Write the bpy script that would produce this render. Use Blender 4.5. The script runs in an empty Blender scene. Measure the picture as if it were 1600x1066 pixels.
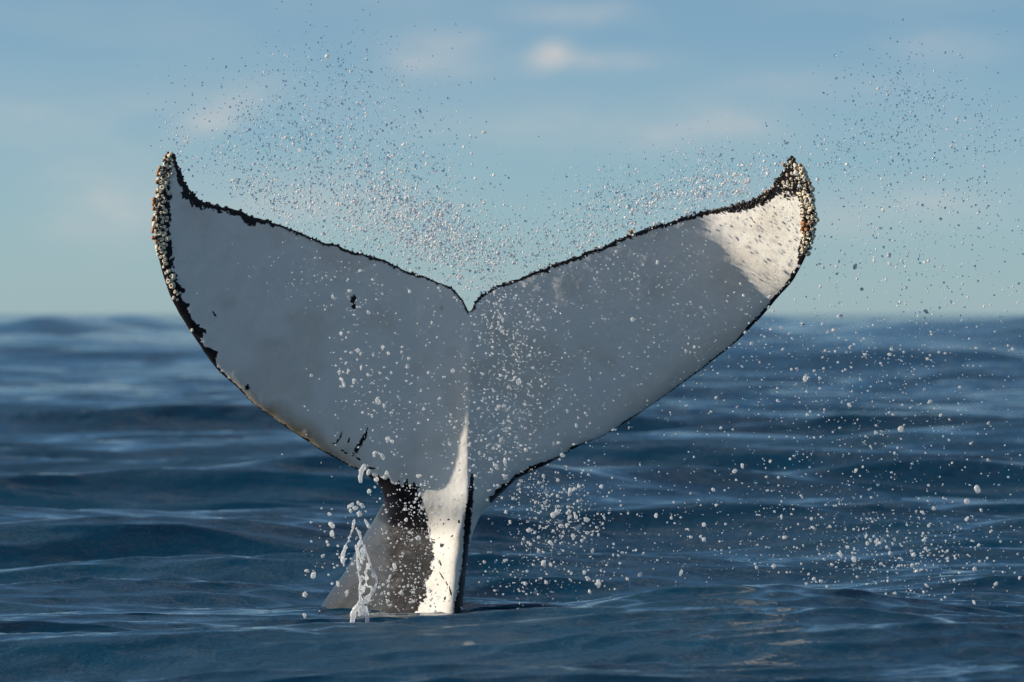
import bpy, math, random
import numpy as np
from mathutils import Vector, Matrix
R = math.radians
rng = np.random.default_rng(11)
random.seed(7)
scene = bpy.context.scene
col = scene.collection

# ------------------------------------------------------------------ camera
F = 7058.0            # focal length in reference pixels (1600 wide)
CAMX, CAMY, CAMZ = 0.276, -30.0, 2.03
cam = bpy.data.cameras.new('camera'); co = bpy.data.objects.new('camera', cam); col.objects.link(co)
co.location = (CAMX, CAMY, CAMZ); co.rotation_euler = (R(90), 0, 0)
cam.sensor_width = 36; cam.lens = F / 1600 * 36
cam.shift_y = -46 / 1600
cam.clip_start = 0.5; cam.clip_end = 20000
cam.dof.use_dof = True; cam.dof.focus_distance = 29.7; cam.dof.aperture_fstop = 2.6
scene.camera = co

# ------------------------------------------------------------------ light
EL, AZ = R(19), R(0.8)          # height of the sun; how far it stands in front of the fluke's plane, from the left
S = Vector((-math.cos(EL) * math.cos(AZ), -math.cos(EL) * math.sin(AZ), math.sin(EL)))
world = bpy.data.worlds.new('World'); scene.world = world; world.use_nodes = True
nt = world.node_tree; nt.nodes.clear()
def N(t, **k):
    n = nt.nodes.new(t)
    for a, b in k.items(): setattr(n, a, b)
    return n
L = lambda a, b: nt.links.new(a, b)
def M(op, a, b=None, c=None, clamp=False):
    n = N('ShaderNodeMath', operation=op, use_clamp=clamp)
    for i, v in enumerate((a, b, c)):
        if v is None: continue
        if isinstance(v, (int, float)): n.inputs[i].default_value = v
        else: L(v, n.inputs[i])
    return n.outputs[0]
def MIXC(f, a, b, mode='MIX'):
    n = N('ShaderNodeMix', data_type='RGBA', blend_type=mode)
    for i, v in ((0, f), (6, a), (7, b)):
        if isinstance(v, (int, float)): n.inputs[i].default_value = v
        elif isinstance(v, tuple): n.inputs[i].default_value = (*v, 1)[:4]
        else: L(v, n.inputs[i])
    return n.outputs[2]
sky = N('ShaderNodeTexSky', sky_type='NISHITA', sun_disc=False)
sky.sun_elevation = EL; sky.sun_rotation = math.atan2(S.x, S.y) % (2 * math.pi)
sky.air_density = 0.5; sky.dust_density = 0.3; sky.ozone_density = 4
SKY_STRENGTH = 0.105
tint = MIXC(1.0, sky.outputs[0], (0.93, 0.99, 0.85), 'MULTIPLY')
tc = N('ShaderNodeTexCoord'); sep = N('ShaderNodeSeparateXYZ'); L(tc.outputs['Generated'], sep.inputs[0])
def cloud_noise(sx, sz, detail, off):
    mp = N('ShaderNodeMapping'); L(tc.outputs['Generated'], mp.inputs[0])
    mp.inputs['Scale'].default_value = (sx, sx, sz); mp.inputs['Location'].default_value = off
    no = N('ShaderNodeTexNoise'); L(mp.outputs[0], no.inputs['Vector'])
    no.inputs['Scale'].default_value = 1; no.inputs['Detail'].default_value = detail; no.inputs['Roughness'].default_value = 0.5
    return no.outputs[0]
c1 = cloud_noise(13, 42, 3, (3.1, 0.4, 1.7))
c2 = cloud_noise(34, 85, 3, (7.7, 2.2, 0.3))
cl = M('ADD', M('MULTIPLY', c1, 0.72), M('MULTIPLY', c2, 0.28))
rampv = M('SMOOTH_MIN', 1.0, M('MAXIMUM', 0.0, M('MULTIPLY', M('SUBTRACT', cl, 0.47), 4.2)), 0.25)
high_fill = M('MULTIPLY', M('SUBTRACT', sep.outputs[2], 0.28), 3.0, clamp=True)      # bright cloud added out of view overhead to lift light on the shaded flukes
veil = M('MULTIPLY', M('ADD', rampv, M('MULTIPLY', high_fill, 0.04), clamp=True), M('ADD', 0.42, M('MULTIPLY', high_fill, 0.40)))
# a few small cumulus heads that catch the low sun, far off near the horizon
def puff(px, py, wx, wz, amp, slant=0.0):
    dx = M('SUBTRACT', sep.outputs[0], (px - 800) / F)
    dz = M('SUBTRACT', M('SUBTRACT', sep.outputs[2], (487 - py) / F), M('MULTIPLY', dx, slant))
    ax = M('POWER', M('ABSOLUTE', M('DIVIDE', dx, wx / F)), 2.0)
    az = M('POWER', M('ABSOLUTE', M('DIVIDE', dz, wz / F)), 2.0)
    e = M('ADD', M('ADD', ax, az), M('MULTIPLY', M('SUBTRACT', c2, 0.5), 5.0))
    g = M('MULTIPLY', M('EXPONENT', M('MULTIPLY', e, -1.0)), amp)
    return M('MULTIPLY', g, M('GREATER_THAN', sep.outputs[1], 0.0))
pf = None
for a in ((345, 175, 60, 26, .62, .4), (240, 160, 130, 20, .25, 0), (853, 92, 32, 22, .95, .2), (950, 95, 110, 18, .35, 0), (690, 95, 90, 42, .42, 0),
          (860, 190, 180, 44, .36, 0), (900, 22, 90, 20, .32, 0), (1480, 75, 80, 24, .36, 0), (190, 320, 110, 60, .4, 0), (70, 190, 100, 40, .34, 0),
          (480, 310, 140, 40, .34, 0), (1100, 200, 150, 36, .3, 0), (1380, 330, 180, 36, .26, 0), (1250, 130, 200, 30, .16, 0)):
    g = puff(*a); pf = g if pf is None else M('ADD', pf, g)
pf = M('MINIMUM', pf, 1.0)
low = M('MULTIPLY', M('EXPONENT', M('MULTIPLY', M('ABSOLUTE', sep.outputs[2]), -20.0)), 0.38)
skyc = MIXC(low, tint, (3.45, 4.5, 5.15))
skyc = MIXC(veil, skyc, MIXC(high_fill, (3.3, 4.25, 4.75), (7.8, 7.6, 7.4)))
skyc = MIXC(M('MULTIPLY', pf, 0.85), skyc, (5.2, 5.15, 5.1))
bg = N('ShaderNodeBackground'); bg.inputs[1].default_value = SKY_STRENGTH; L(skyc, bg.inputs[0])
wo = N('ShaderNodeOutputWorld'); L(bg.outputs[0], wo.inputs[0])

sl = bpy.data.lights.new('sun', 'SUN'); so = bpy.data.objects.new('sun', sl); col.objects.link(so)
sl.energy = 5.0; sl.angle = R(0.53); sl.color = (1.0, 0.89, 0.74)
so.rotation_euler = S.to_track_quat('Z', 'Y').to_euler(); so.location = (-20, -10, 12)
scene.view_settings.view_transform = 'Standard'; scene.view_settings.look = 'None'
scene.view_settings.exposure = 0.14; scene.view_settings.gamma = 1

# ------------------------------------------------------------------ helpers
def tag(o, label=None, cat=None, group=None, kind=None):
    if label: o['label'] = label
    if cat: o['category'] = cat
    if group: o['group'] = group
    if kind: o['kind'] = kind
    return o
def world_at(px, py, y):
    """the place in the world, y metres behind the tail's root, that shows at a reference pixel"""
    d = y - CAMY
    return np.stack([CAMX + (px - 800) / F * d, y + 0 * px, CAMZ - (py - 487) / F * d], -1)
def mesh_np(name, v, f, smooth=True):
    """v (n,3); f (m,k) of one polygon size"""
    me = bpy.data.meshes.new(name)
    n, k = f.shape
    me.vertices.add(len(v)); me.vertices.foreach_set('co', np.ascontiguousarray(v, dtype=np.float32).ravel())
    me.loops.add(n * k); me.loops.foreach_set('vertex_index', np.ascontiguousarray(f, dtype=np.int32).ravel())
    me.polygons.add(n); me.polygons.foreach_set('loop_start', np.arange(0, n * k, k, dtype=np.int32))
    me.update(calc_edges=True); me.validate()
    if smooth: me.polygons.foreach_set('use_smooth', np.ones(len(me.polygons), dtype=bool))
    return me
def link(name, me, mat=None, parent=None):
    o = bpy.data.objects.new(name, me); col.objects.link(o)
    if mat: me.materials.append(mat)
    if parent: o.parent = parent
    return o
def vnoise(x, y, seed=0):
    """smooth 2-D value noise, 0..1"""
    xi = np.floor(x).astype(np.int64); yi = np.floor(y).astype(np.int64); fx = x - xi; fy = y - yi
    fx = fx * fx * (3 - 2 * fx); fy = fy * fy * (3 - 2 * fy)
    def h(a, b):
        n = (a * 374761393 + b * 668265263 + seed * 2147483647 % 1000003 * 97) & 0xffffffff
        n = ((n ^ (n >> 13)) * 1274126177) & 0xffffffff
        return ((n ^ (n >> 16)) & 0xffff) / 65535.0
    return (h(xi, yi) * (1 - fx) + h(xi + 1, yi) * fx) * (1 - fy) + (h(xi, yi + 1) * (1 - fx) + h(xi + 1, yi + 1) * fx) * fy
def fbm(x, y, seed=0, o=4):
    s = 0; a = .5; t = 0
    for i in range(o):
        s = s + a * vnoise(x * 2 ** i + 17.3 * i, y * 2 ** i + 5.1 * i, seed + i); t += a; a *= .5
    return s / t
def sstep(a, b, x):
    t = np.clip((x - a) / (b - a), 0, 1); return t * t * (3 - 2 * t)

class Mat:
    def __init__(s, name, **k):
        s.m = bpy.data.materials.new(name); s.m.use_nodes = True; s.nt = s.m.node_tree
        s.p = s.nt.nodes['Principled BSDF']
        for a, v in k.items(): s.set(a, v)
    def set(s, a, v):
        i = s.p.inputs[a.replace('_', ' ')]
        if isinstance(v, (int, float)): i.default_value = v
        elif isinstance(v, tuple): i.default_value = (*v, 1)
        else: s.nt.links.new(v, i)
    def n(s, t, ins=None, **k):
        n = s.nt.nodes.new(t)
        for a, b in k.items(): setattr(n, a, b)
        for a, b in (ins or {}).items():
            if isinstance(b, bpy.types.NodeSocket): s.nt.links.new(b, n.inputs[a])
            elif isinstance(b, tuple) and len(b) == 3 and n.inputs[a].type == 'RGBA': n.inputs[a].default_value = (*b, 1)
            else: n.inputs[a].default_value = b
        return n
    def math(s, op, a, b=0.0, clamp=False): return s.n('ShaderNodeMath', {0: a, 1: b}, operation=op, use_clamp=clamp).outputs[0]
    def mix(s, f, a, b, mode='MIX'): return s.n('ShaderNodeMix', {0: f, 6: a, 7: b}, data_type='RGBA', blend_type=mode).outputs[2]
    def noise(s, scale, detail=3, rough=.5, vec=None, dist=0.0):
        i = {'Scale': scale, 'Detail': detail, 'Roughness': rough, 'Distortion': dist}
        if vec: i['Vector'] = vec
        return s.n('ShaderNodeTexNoise', i).outputs[0]

# ------------------------------------------------------------------ sea
def sea_material():
    m = Mat('sea_water', Roughness=0.045, IOR=1.333)
    tcn = m.n('ShaderNodeTexCoord').outputs['Object']
    mp = m.n('ShaderNodeMapping', {'Vector': tcn, 'Scale': (0.75, 1.0, 1.0), 'Rotation': (0, 0, R(9))}).outputs[0]
    a = m.noise(1.1, 5, .62, mp); b = m.noise(4.5, 4, .6, mp)
    h = m.math('ADD', m.math('MULTIPLY', a, 0.032), m.math('MULTIPLY', b, 0.013))
    # wavelets too far off for the mesh to carry
    fy = m.n('ShaderNodeSeparateXYZ', {0: tcn}).outputs[1]
    fa = m.math('MULTIPLY', m.math('SUBTRACT', fy, 5.0), 1 / 75., True)
    c = m.noise(0.42, 4, .6, mp)
    h = m.math('ADD', h, m.math('MULTIPLY', m.math('MULTIPLY', c, fa), 0.62))
    bump = m.n('ShaderNodeBump', {'Height': h, 'Strength': 0.75, 'Distance': 1.0}).outputs[0]
    m.set('Normal', bump)
    patch = m.noise(0.12, 2, .5, tcn)
    m.set('Base Color', m.mix(patch, (0.002, 0.043, 0.094), (0.003, 0.054, 0.106)))
    return m.m
def waves(x, y, dist, spacing):
    """height of the sea and its sideways shift"""
    g = np.random.default_rng(5)
    h = np.zeros_like(x); dx = np.zeros_like(x); dy = np.zeros_like(x)
    n = 120
    lam = np.exp(np.linspace(math.log(0.19), math.log(9.0), n)) * g.uniform(.93, 1.07, n)
    gustA = .55 + .9 * fbm(x / 6.0, y / 9.0, 41, 3)
    gustB = .35 + 1.3 * fbm(x / 2.2, y / 5.0, 43, 3)
    for l in lam:
        k = 2 * math.pi / l
        th = g.normal(R(97), R(23) if l < 1 else R(15)) + (math.pi if g.random() < .12 else 0)
        kx, ky = k * math.cos(th), k * math.sin(th)
        sl = 0.035 if l < 1.6 else 0.035 * (1.6 / l) ** .12
        a = sl / k
        att = np.clip((l / (2.3 * spacing) - .7) / 1.2, 0, 1)
        p = kx * x + ky * y + g.uniform(0, 6.283)
        gst = gustB if l < 1.4 else gustA
        A = a * att * gst * (1.0 - .25 * sstep(28.5, 26, dist) * (1.0 if l > 2 else 0.0))
        h += A * np.sin(p)
        c = np.cos(p) * A * 1.3
        dx += c * math.cos(th); dy += c * math.sin(th)
    # long swell, felt only out at sea behind the whale
    far = sstep(60, 260, dist)
    sw = .55 * np.sin(2 * math.pi * (y * .98 + x * .16) / 43 + 1) + .45 * np.sin(2 * math.pi * (y * .95 - x * .3) / 67 + 2.2) + .5 * np.sin(2 * math.pi * (y * .99 + x * .1) / 96)
    sw = sw * (.45 + 1.1 * fbm(x / 10 + 3, y / 70, 77, 2))
    h += far * (sw * 1.12 + 1.3 * (fbm(x / 7 + 9, y / 40, 83, 3) - .5))
    # swells near the whale: one humps up between it and the lens, others roll behind
    hc = h[np.argmin(np.abs(dist[:, 0] - 30.)), np.argmin(np.abs(x[np.argmin(np.abs(dist[:, 0] - 30.))] + .5) + (y[np.argmin(np.abs(dist[:, 0] - 30.))] < CAMY) * 99)]
    h -= (hc + .02) * np.exp(-((x + 1.5) / 7.) ** 2 - (y / 2.2) ** 2)
    h *= 1 - .75 * np.exp(-((x + 2.2) / 2.6) ** 2 - ((y - .2) / 1.7) ** 2)
    def ridge(px, y0, w, hh, lx, slant=0.0, flat=1.0):
        xc = CAMX + (px - 800) / F * (y0 - CAMY)
        yy = y - y0 - slant * (x - xc)
        return hh * np.exp(-(yy / w) ** 2) * np.exp(-np.abs((x - xc) / lx) ** 2.2)
    h += ridge(950, -3.8, 2.3, .22, 9.0, -.02)
    h += ridge(1150, -3.4, 1.6, .17, 1.3, -.10)
    h += ridge(250, -4.8, 1.8, .04, 2.4, .06)
    h += ridge(1500, -6.5, 1.5, .10, 1.6, .1)
    h += ridge(760, -7.5, 1.2, .10, 1.2, .1)
    h += ridge(300, 9.0, 1.5, .16, 2.4, .12)
    h += ridge(560, 20.0, 2.2, .30, 3.4, .1)
    h += ridge(1200, 12.0, 1.8, .18, 3.4, -.08)
    h += ridge(1500, 34.0, 3.0, .40, 6.0, -.1)
    h += ridge(250, 48.0, 4.0, .50, 7.0, .1)
    return h, dx, dy
def build_sea():
    # radial sheet round the boat: fine where the lens looks, coarse elsewhere, out to the horizon
    ang_in = np.linspace(R(-8.6), R(8.6), 900)
    ang_out = R(8.6) + (R(180) - R(8.6)) * np.linspace(0, 1, 110)[1:] ** 2.2
    ang = np.concatenate([-ang_out[::-1], ang_in, ang_out[:-1]])
    d_near = np.linspace(3, 20, 60)[:-1]
    inv = np.linspace(1 / 20., 1 / 700., 800)
    d_far = 1 / inv
    d_out = np.array([760, 850, 1000, 1300, 1800, 2600, 4000, 6500, 10000, 15000.])
    d = np.concatenate([d_near, d_far, d_out])
    sp = np.gradient(d)
    D, A = np.meshgrid(d, ang, indexing='ij')
    SP = np.repeat(sp[:, None], len(ang), 1)
    dA = np.gradient(ang)[None, :] * D
    SP = np.maximum(SP, dA * .9)
    x = CAMX + D * np.sin(A); y = CAMY + D * np.cos(A)
    h, dx, dy = waves(x, y, D, SP)
    fade = 1 - sstep(700, 3000, D)
    z = h * fade - (D / 15000.) ** 2 * 6 
    v = np.stack([x + dx * fade, y + dy * fade, z], -1).reshape(-1, 3)
    nr, nc = D.shape
    i = np.arange(nr - 1)[:, None] * nc; j = np.arange(nc)[None, :]
    j2 = (j + 1) % nc
    f = np.stack([i + j, i + j2, i + nc + j2, i + nc + j], -1).reshape(-1, 4)
    f = f[:, ::-1]
    # close the small hole under the boat
    c = len(v); v = np.vstack([v, [[CAMX, CAMY, 0]]])
    me = mesh_np('sea_water', v, f)
    o = link('sea_water', me, sea_material())
    tag(o, kind='structure')
    return o
sea = build_sea()

# ------------------------------------------------------------------ whale
OUT = dict(
 lead_left=[(266,240),(257,252),(252,264),(249,280),(246,300),(244,325),(242,350),(243,375),(247,398),(251,415),(254,427),(263,455),(274,479),(290,506),(306,530),(321,553),
            (339,577),(355,592),(368,603),(380,615),(398,633),(425,652),(450,670),(475,686),(500,703),(525,717),(550,730),(575,744),(592,759),(598,772),(600,786)],
 flank=[(596,792),(587,808),(571,834),(555,863),(540,892),(527,910),(511,933),(490,967),(455,1020),(420,1075)],
 base=[(540,1090),(700,1090)],
 ped_right=[(712,1075),(718,1000),(721,970),(724,943),(727,909),(730,877),(735,848),(738,836),(743,822),(750,807),(758,797)],
 lead_right=[(773,781),(793,762),(807,749),(835,735),(858,724),(880,711),(911,694),(939,683),(962,670),(981,658),(1029,626),(1066,599),(1094,579),(1122,557),(1150,535),
             (1174,511),(1195,489),(1216,464),(1237,441),(1253,413),(1264,388),(1270,362),(1272,335),(1269,308),(1263,286),(1252,264),(1237,247)],
 trail_right=[(1227,260),(1222,272),(1212,279),(1208,290),(1198,301),(1186,308),(1160,318),(1142,322),(1120,327),(1098,331),(1080,336),(1050,346),(1020,354),(990,365),(970,373),
             (940,386),(900,401),(870,412),(840,423),(810,435),(780,446),(762,457),(749,464),(741,475),(737,484)],
 trail_left=[(733,487),(728,478),(721,466),(711,455),(700,447),(685,441),(665,434),(645,427),(628,420),(600,406),(572,398),(549,393),(526,383),(500,377),(472,365),(453,358),
             (433,351),(416,344),(399,340),(387,336),(372,328),(359,325),(342,322),(327,319),(312,312),(301,303),(291,292),(285,276),(280,262),(272,246)])
def densify():
    P = []; K = []
    for ki, key in enumerate(('lead_left', 'flank', 'base', 'ped_right', 'lead_right', 'trail_right', 'trail_left')):
        for p in OUT[key]: P.append(p); K.append(ki)
    P = np.array(P, float); K = np.array(K); n = len(P)
    out = []; kk = []
    for i in range(n):
        p0, p1, p2, p3 = P[i - 1], P[i], P[(i + 1) % n], P[(i + 2) % n]
        seg = np.linalg.norm(p2 - p1); m = max(2, int(seg / 2.2))
        for t in np.arange(m) / m:
            # centripetal-ish Catmull-Rom, tightened
            tt = .42
            m1 = (p2 - p0) * tt * seg / max(1e-6, (np.linalg.norm(p1 - p0) + seg) / 2) ; m2 = (p3 - p1) * tt * seg / max(1e-6, (np.linalg.norm(p3 - p2) + seg) / 2)
            h = np.array([2*t**3-3*t*t+1, t**3-2*t*t+t, -2*t**3+3*t*t, t**3-t*t])
            out.append(h[0]*p1 + h[1]*m1 + h[2]*p2 + h[3]*m2); kk.append(K[i])
    out = np.array(out); kk = np.array(kk)
    # knobbly trailing edges: push the outline in and out
    tang = np.roll(out, -1, 0) - np.roll(out, 1, 0); tang /= np.linalg.norm(tang, axis=1)[:, None] + 1e-9
    nrm = np.stack([tang[:, 1], -tang[:, 0]], -1)
    s = np.cumsum(np.linalg.norm(out - np.roll(out, 1, 0), axis=1))
    amp = np.choose(kk, [.5, .0, 0, .3, .4, 2.6, 2.2])
    amp = amp * np.clip(np.hypot(out[:, 0] - 735, out[:, 1] - 487) / 60, .25, 1)
    w = (fbm(s / 9., s * 0, 3, 3) - .5) * 2
    return out + nrm * (w * amp)[:, None], kk
POLY, PK = densify()
def inside(px, py):
    r = np.zeros(px.shape, bool)
    a = POLY; b = np.roll(POLY, -1, 0)
    for (x1, y1), (x2, y2) in zip(a, b):
        c = ((y1 > py) != (y2 > py))
        with np.errstate(divide='ignore', invalid='ignore'):
            r ^= c & (px < (x2 - x1) * (py - y1) / (y2 - y1 + 1e-12) + x1)
    return r
def dist_to(px, py, keys=None):
    """distance to the outline (all of it or some stretches) and the closest point"""
    a = POLY; b = np.roll(POLY, -1, 0)
    if keys is not None:
        m = np.isin(PK, keys); a = a[m]; b = b[m]
    best = np.full(px.shape, 1e9); bx = np.zeros(px.shape); by = np.zeros(px.shape)
    for (x1, y1), (x2, y2) in zip(a, b):
        ex, ey = x2 - x1, y2 - y1
        t = np.clip(((px - x1) * ex + (py - y1) * ey) / (ex * ex + ey * ey + 1e-12), 0, 1)
        cx = x1 + t * ex; cy = y1 + t * ey
        d = (px - cx) ** 2 + (py - cy) ** 2
        m = d < best; best = np.where(m, d, best); bx = np.where(m, cx, bx); by = np.where(m, cy, by)
    return np.sqrt(best), bx, by
SP = 0.00425
TILT = math.tan(R(14))
def softp(x, k): return np.logaddexp(0, x / k) * k
def mid_depth(px, py):
    X = (px - 735) * SP
    up = softp((800 + np.clip((px - 650) * 1.15, 0, 92) * sstep(800, 740, px) + 15 * sstep(740, 800, px) - py) * SP, .035)
    m = -TILT * up                                       # the flukes arch over towards the boat
    m += .10 * up * up * .4
    xl = np.clip(-X / 2.1, 0, 2); xr = np.clip(X / 2.3, 0, 2)
    m += -.06 * xl ** 1.9 + .02 * xr ** 1.6               # both blades cup forward
    q = (px - (1118 + (py - 350) * .62)) * SP            # right tip curls round towards the sun
    m += -1.05 * softp(q, .045) * sstep(520, 400, py + (px - 1180) * -.3) * 1.0
    # peduncle: flank falls away behind to the left, and the keel leans
    low = sstep(740, 830, py)
    low2 = sstep(788, 842, py + (px - 690) * -.25)
    m += low * .5 * softp((612 - px) * SP, .03) + low2 * (.78 * softp((716 - px) * SP, .03) * (px > 500))
    m += .125 * sstep(695, 815, py)
    # slight undulations of the blades
    m += .009 * (fbm(px / 170., py / 150., 9, 2) - .5)
    return m
def half_thick(px, py, dl, dt, dp):
    near = np.clip(np.abs(px - 735) / 520, 0, 1)
    Hc = .12 - .075 * near
    wl = 34 - 16 * near
    lead = np.sqrt(np.clip(1 - (1 - np.clip(dl / wl, 0, 1)) ** 2, 0, 1))
    tr = 1 - np.exp(-dt / 90.)
    edge = np.sqrt(np.clip(1 - (1 - np.clip(np.minimum(dl, dt) / 4.0, 0, 1)) ** 2, 0, 1)) * .010
    fl = Hc * lead * tr + edge
    ped = .17 * np.sqrt(np.clip(1 - (1 - np.clip(dp / 26., 0, 1)) ** 2, 0, 1))
    low = sstep(700, 815, py)
    return fl * (1 - low) + ped * low
def keel(px, py):
    g = sstep(520, 760, py)
    w = 13 + 15 * g
    cx = 735 - 3 * g
    l = np.exp(-np.clip((cx - px) / w, 0, 9) ** 1.6); r = np.exp(-np.clip((px - cx) / (w * .38), 0, 9) ** 2)
    return (.009 + .045 * g) * np.where(px < cx, l, r) * sstep(480, 540, py) * np.maximum(sstep(815, 770, py), .4 * sstep(815, 860, py))
def build_body(parent):
    h = 1.6
    xs = np.arange(232, 1290, h); ys = np.arange(232, 1092, h)
    PX, PY = np.meshgrid(xs, ys)
    ins = inside(PX, PY)
    cell = ins[:-1, :-1] | ins[1:, :-1] | ins[:-1, 1:] | ins[1:, 1:]
    use = np.zeros(ins.shape, bool); use[:-1, :-1] |= cell; use[1:, :-1] |= cell; use[:-1, 1:] |= cell; use[1:, 1:] |= cell
    idx = -np.ones(ins.shape, int); idx[use] = np.arange(use.sum())
    px = PX[use].copy(); py = PY[use].copy(); inn = ins[use]
    d, bx, by = dist_to(px, py)
    snap = (~inn) | (d < .35 * h)
    px = np.where(snap, bx, px); py = np.where(snap, by, py)
    dl, _, _ = dist_to(px, py, [0, 4]); dt, _, _ = dist_to(px, py, [5, 6]); dp, _, _ = dist_to(px, py, [1, 2, 3]); dp = np.minimum(dp, dl)
    dall = np.minimum(np.minimum(dl, dt), dp); dall[snap] = 0
    mid = mid_depth(px, py); H = half_thick(px, py, dl, dt, dp); H[snap] = 0
    k = keel(px, py) * np.clip(dall / 12, 0, 1)
    relief = (fbm(px / 22., py / 30., 21, 3) - .5) * .010 * np.clip(dall / 10, 0, 1)
    fs = .45 + .55 * sstep(700, 815, py)
    yf = mid - H * fs - k + relief
    yb = mid + H * (1.55 + .65 * sstep(760, 850, py)) + k * .6
    nv = len(px)
    bmap = np.arange(nv); back = ~snap; bmap[back] = nv + np.arange(back.sum())
    v = np.vstack([world_at(px, py, yf), world_at(px[back], py[back], yb[back])])
    cy, cx = np.nonzero(cell)
    a = idx[cy, cx]; b = idx[cy, cx + 1]; c = idx[cy + 1, cx + 1]; e = idx[cy + 1, cx]
    front = np.stack([a, e, c, b], -1); rear = bmap[np.stack([a, b, c, e], -1)]
    # ---- pigment fields, per vertex
    n1 = fbm(px / 7., py / 7., 31, 4) - .5; n2 = fbm(px / 26., py / 26., 33, 3) - .5; n3 = fbm(px / 3.2, py / 3.2, 35, 3) - .5
    B = np.full(nv, -20.)                                  # > 0 is black skin
    arcx = px
    def band(dist, wid, nz): return wid + nz - dist
    # left leading edge
    wl = np.interp(py, [236, 300, 380, 420, 440, 452, 463, 478, 497, 515, 530, 541, 550, 560, 580, 610, 640, 735, 760], [10, 19, 25, 20, 17, 27, 14, 21, 13, 20, 6, 6, 17, 8, 3.2, 2.5, 1.5, 2.5, 8])
    dl0, _, _ = dist_to(px, py, [0])
    B = np.maximum(B, band(dl0, wl, n1 * 16 * sstep(2, 12, wl) + n1 * 3 + n3 * 3))
    # left trailing edge
    dt6, _, _ = dist_to(px, py, [6]); dt5, _, _ = dist_to(px, py, [5])
    wt = np.interp(px, [262, 275, 290, 305, 325, 345, 360, 375, 392, 402, 415, 430, 470, 560, 700, 737], [4, 7, 12, 13, 8, 7, 8.5, 6.5, 14, 10, 6.5, 4.5, 3.5, 3, 3, 3])
    B = np.maximum(B, band(dt6, wt, n1 * 10 * sstep(4, 12, wt) + n1 * 4 + n3 * (3 + 9 * sstep(4, 12, wt))))
    wt = np.interp(px, [737, 780, 850, 900, 1000, 1090, 1120, 1150, 1180, 1205, 1215], [3, 4, 5, 5, 6, 6, 7.5, 9, 12, 14, 14])
    B = np.maximum(B, band(dt5, wt, n1 * 7 + n3 * (4 + 8 * sstep(6, 14, wt))))
    # right tip: crusted black above, white pokes through
    tipf = np.clip(((1212 + (py - 270) * .0) - 0) * 0 + (307 + (px - 1250) * .12 - py) * .9, -40, 40)
    tipf = np.where(px > 1195, tipf + n1 * 22, -30); tipf = np.where((np.hypot(px - 1223, (py - 287) * .9) < 8 + n1 * 8), -5, tipf)
    B = np.maximum(B, tipf)
    dl4, _, _ = dist_to(px, py, [4])
    wr = np.interp(py, [246, 300, 330, 385, 400, 440, 470, 490, 512, 530, 560, 600, 640, 652, 660, 668, 690, 698, 706, 715, 727, 740, 760, 780, 800], [24, 22, 20, 16, 9, 6, 5.5, 4.5, 5, 2.2, 2, 1.2, .2, 1.5, 4, .3, .3, 5, 1, 3, 8, 6, 8, 8, 7])
    B = np.maximum(B, band(dl4, wr, n1 * 6 * sstep(2, 9, wr) * 1.6 + n3 * 2.5))
    # black sweep down the left of the peduncle
    rb = np.interp(py, [735, 744, 760, 783, 807, 840, 870, 902, 927, 960, 1010], [560, 648, 651, 657, 667, 675, 677, 671, 663, 650, 640])
    spiky = (vnoise(px / 3.0, py / 26., 51) - .5) * 34
    top = 746 + 10 * np.exp(-((px - 622) / 18.) ** 2) + spiky * .55 * 1.0 + n3 * 6
    blk = np.minimum((rb - px) + n1 * 15 + n3 * 16, py - top)
    blk = np.where(px < 582, np.minimum(blk, (py - (735 + (582 - px) * -.35)) - 4), blk)
    B = np.maximum(B, np.where(py > 728, blk, -20))
    # the thin black line down the right of the keel
    xc = np.interp(py, [740, 770, 800, 830, 880, 930, 960], [738, 736, 732, 730, 726, 720, 714]); hw = np.interp(py, [742, 752, 775, 800, 860, 930, 1000], [0.2, 2.5, 4, 6, 4.5, 5.5, 6])
    B = np.maximum(B, np.where(py > 738, hw - np.abs(px - xc) + n1 * 5 + n3 * 3.5, -20))
    # single marks, scratches and splats
    def mark(x, y, rx, ry, rot=0, nz=.5, val=4):
        nonlocal B
        c_, s_ = math.cos(R(rot)), math.sin(R(rot)); ux = (px - x) * c_ + (py - y) * s_; uy = -(px - x) * s_ + (py - y) * c_
        B = np.maximum(B, (1 - np.sqrt((ux / rx) ** 2 + (uy / ry) ** 2)) * val + n3 * nz * 4)
    for a_ in ((552, 468, 5.5, 6.5, 0), (553, 479, 3.5, 4, 0), (335, 491, 1.5, 5, -30), (565, 690, 2.6, 17, 27, .9), (559, 700, 3.5, 13, 30, 1.2), (572, 678, 2, 10, 14, .9), (532, 682, 1.5, 9, 25), (527, 690, 1.5, 4, 30),
               (545, 688, 1.6, 6, 25), (522, 693, 2.4, 1.6, 0), (540, 708, 3, 1.8, 0), (560, 717, 5, 1.6, 30), (535, 704, 3, 1.5, 10), (580, 732, 6, 1.8, 10), (575, 738, 7, 2, 30), (386, 606, 4, 5, 0, 1),
               (690, 852, 3.2, 2.8, 0), (688, 880, 1.5, 5, -20), (690, 900, 1.2, 6, -30), (698, 912, 1.2, 5, -20), (704, 925, 1.4, 9, -15), (706, 838, 3, 1.3, -40), (717, 815, 2, 3, 0), (693, 818, 1.6, 1.6, 0),
               (695, 935, 1.6, 3.5, 10), (712, 945, 2, 6, -15), (700, 812, 3, 1.2, 0), (688, 812, 1.5, 1.5, 0)):
        mark(*a_)
    # grey smudges on the sunlit tip (pale scars), 0..1
    G = np.zeros(nv)
    def smudge(x, y, rx, ry, rot, v_):
        nonlocal G
        c_, s_ = math.cos(R(rot)), math.sin(R(rot)); ux = (px - x) * c_ + (py - y) * s_; uy = -(px - x) * s_ + (py - y) * c_
        G = np.maximum(G, v_ * np.exp(-((ux / rx) ** 2 + (uy / ry) ** 2) * (1 + n1 * 2)))
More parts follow.
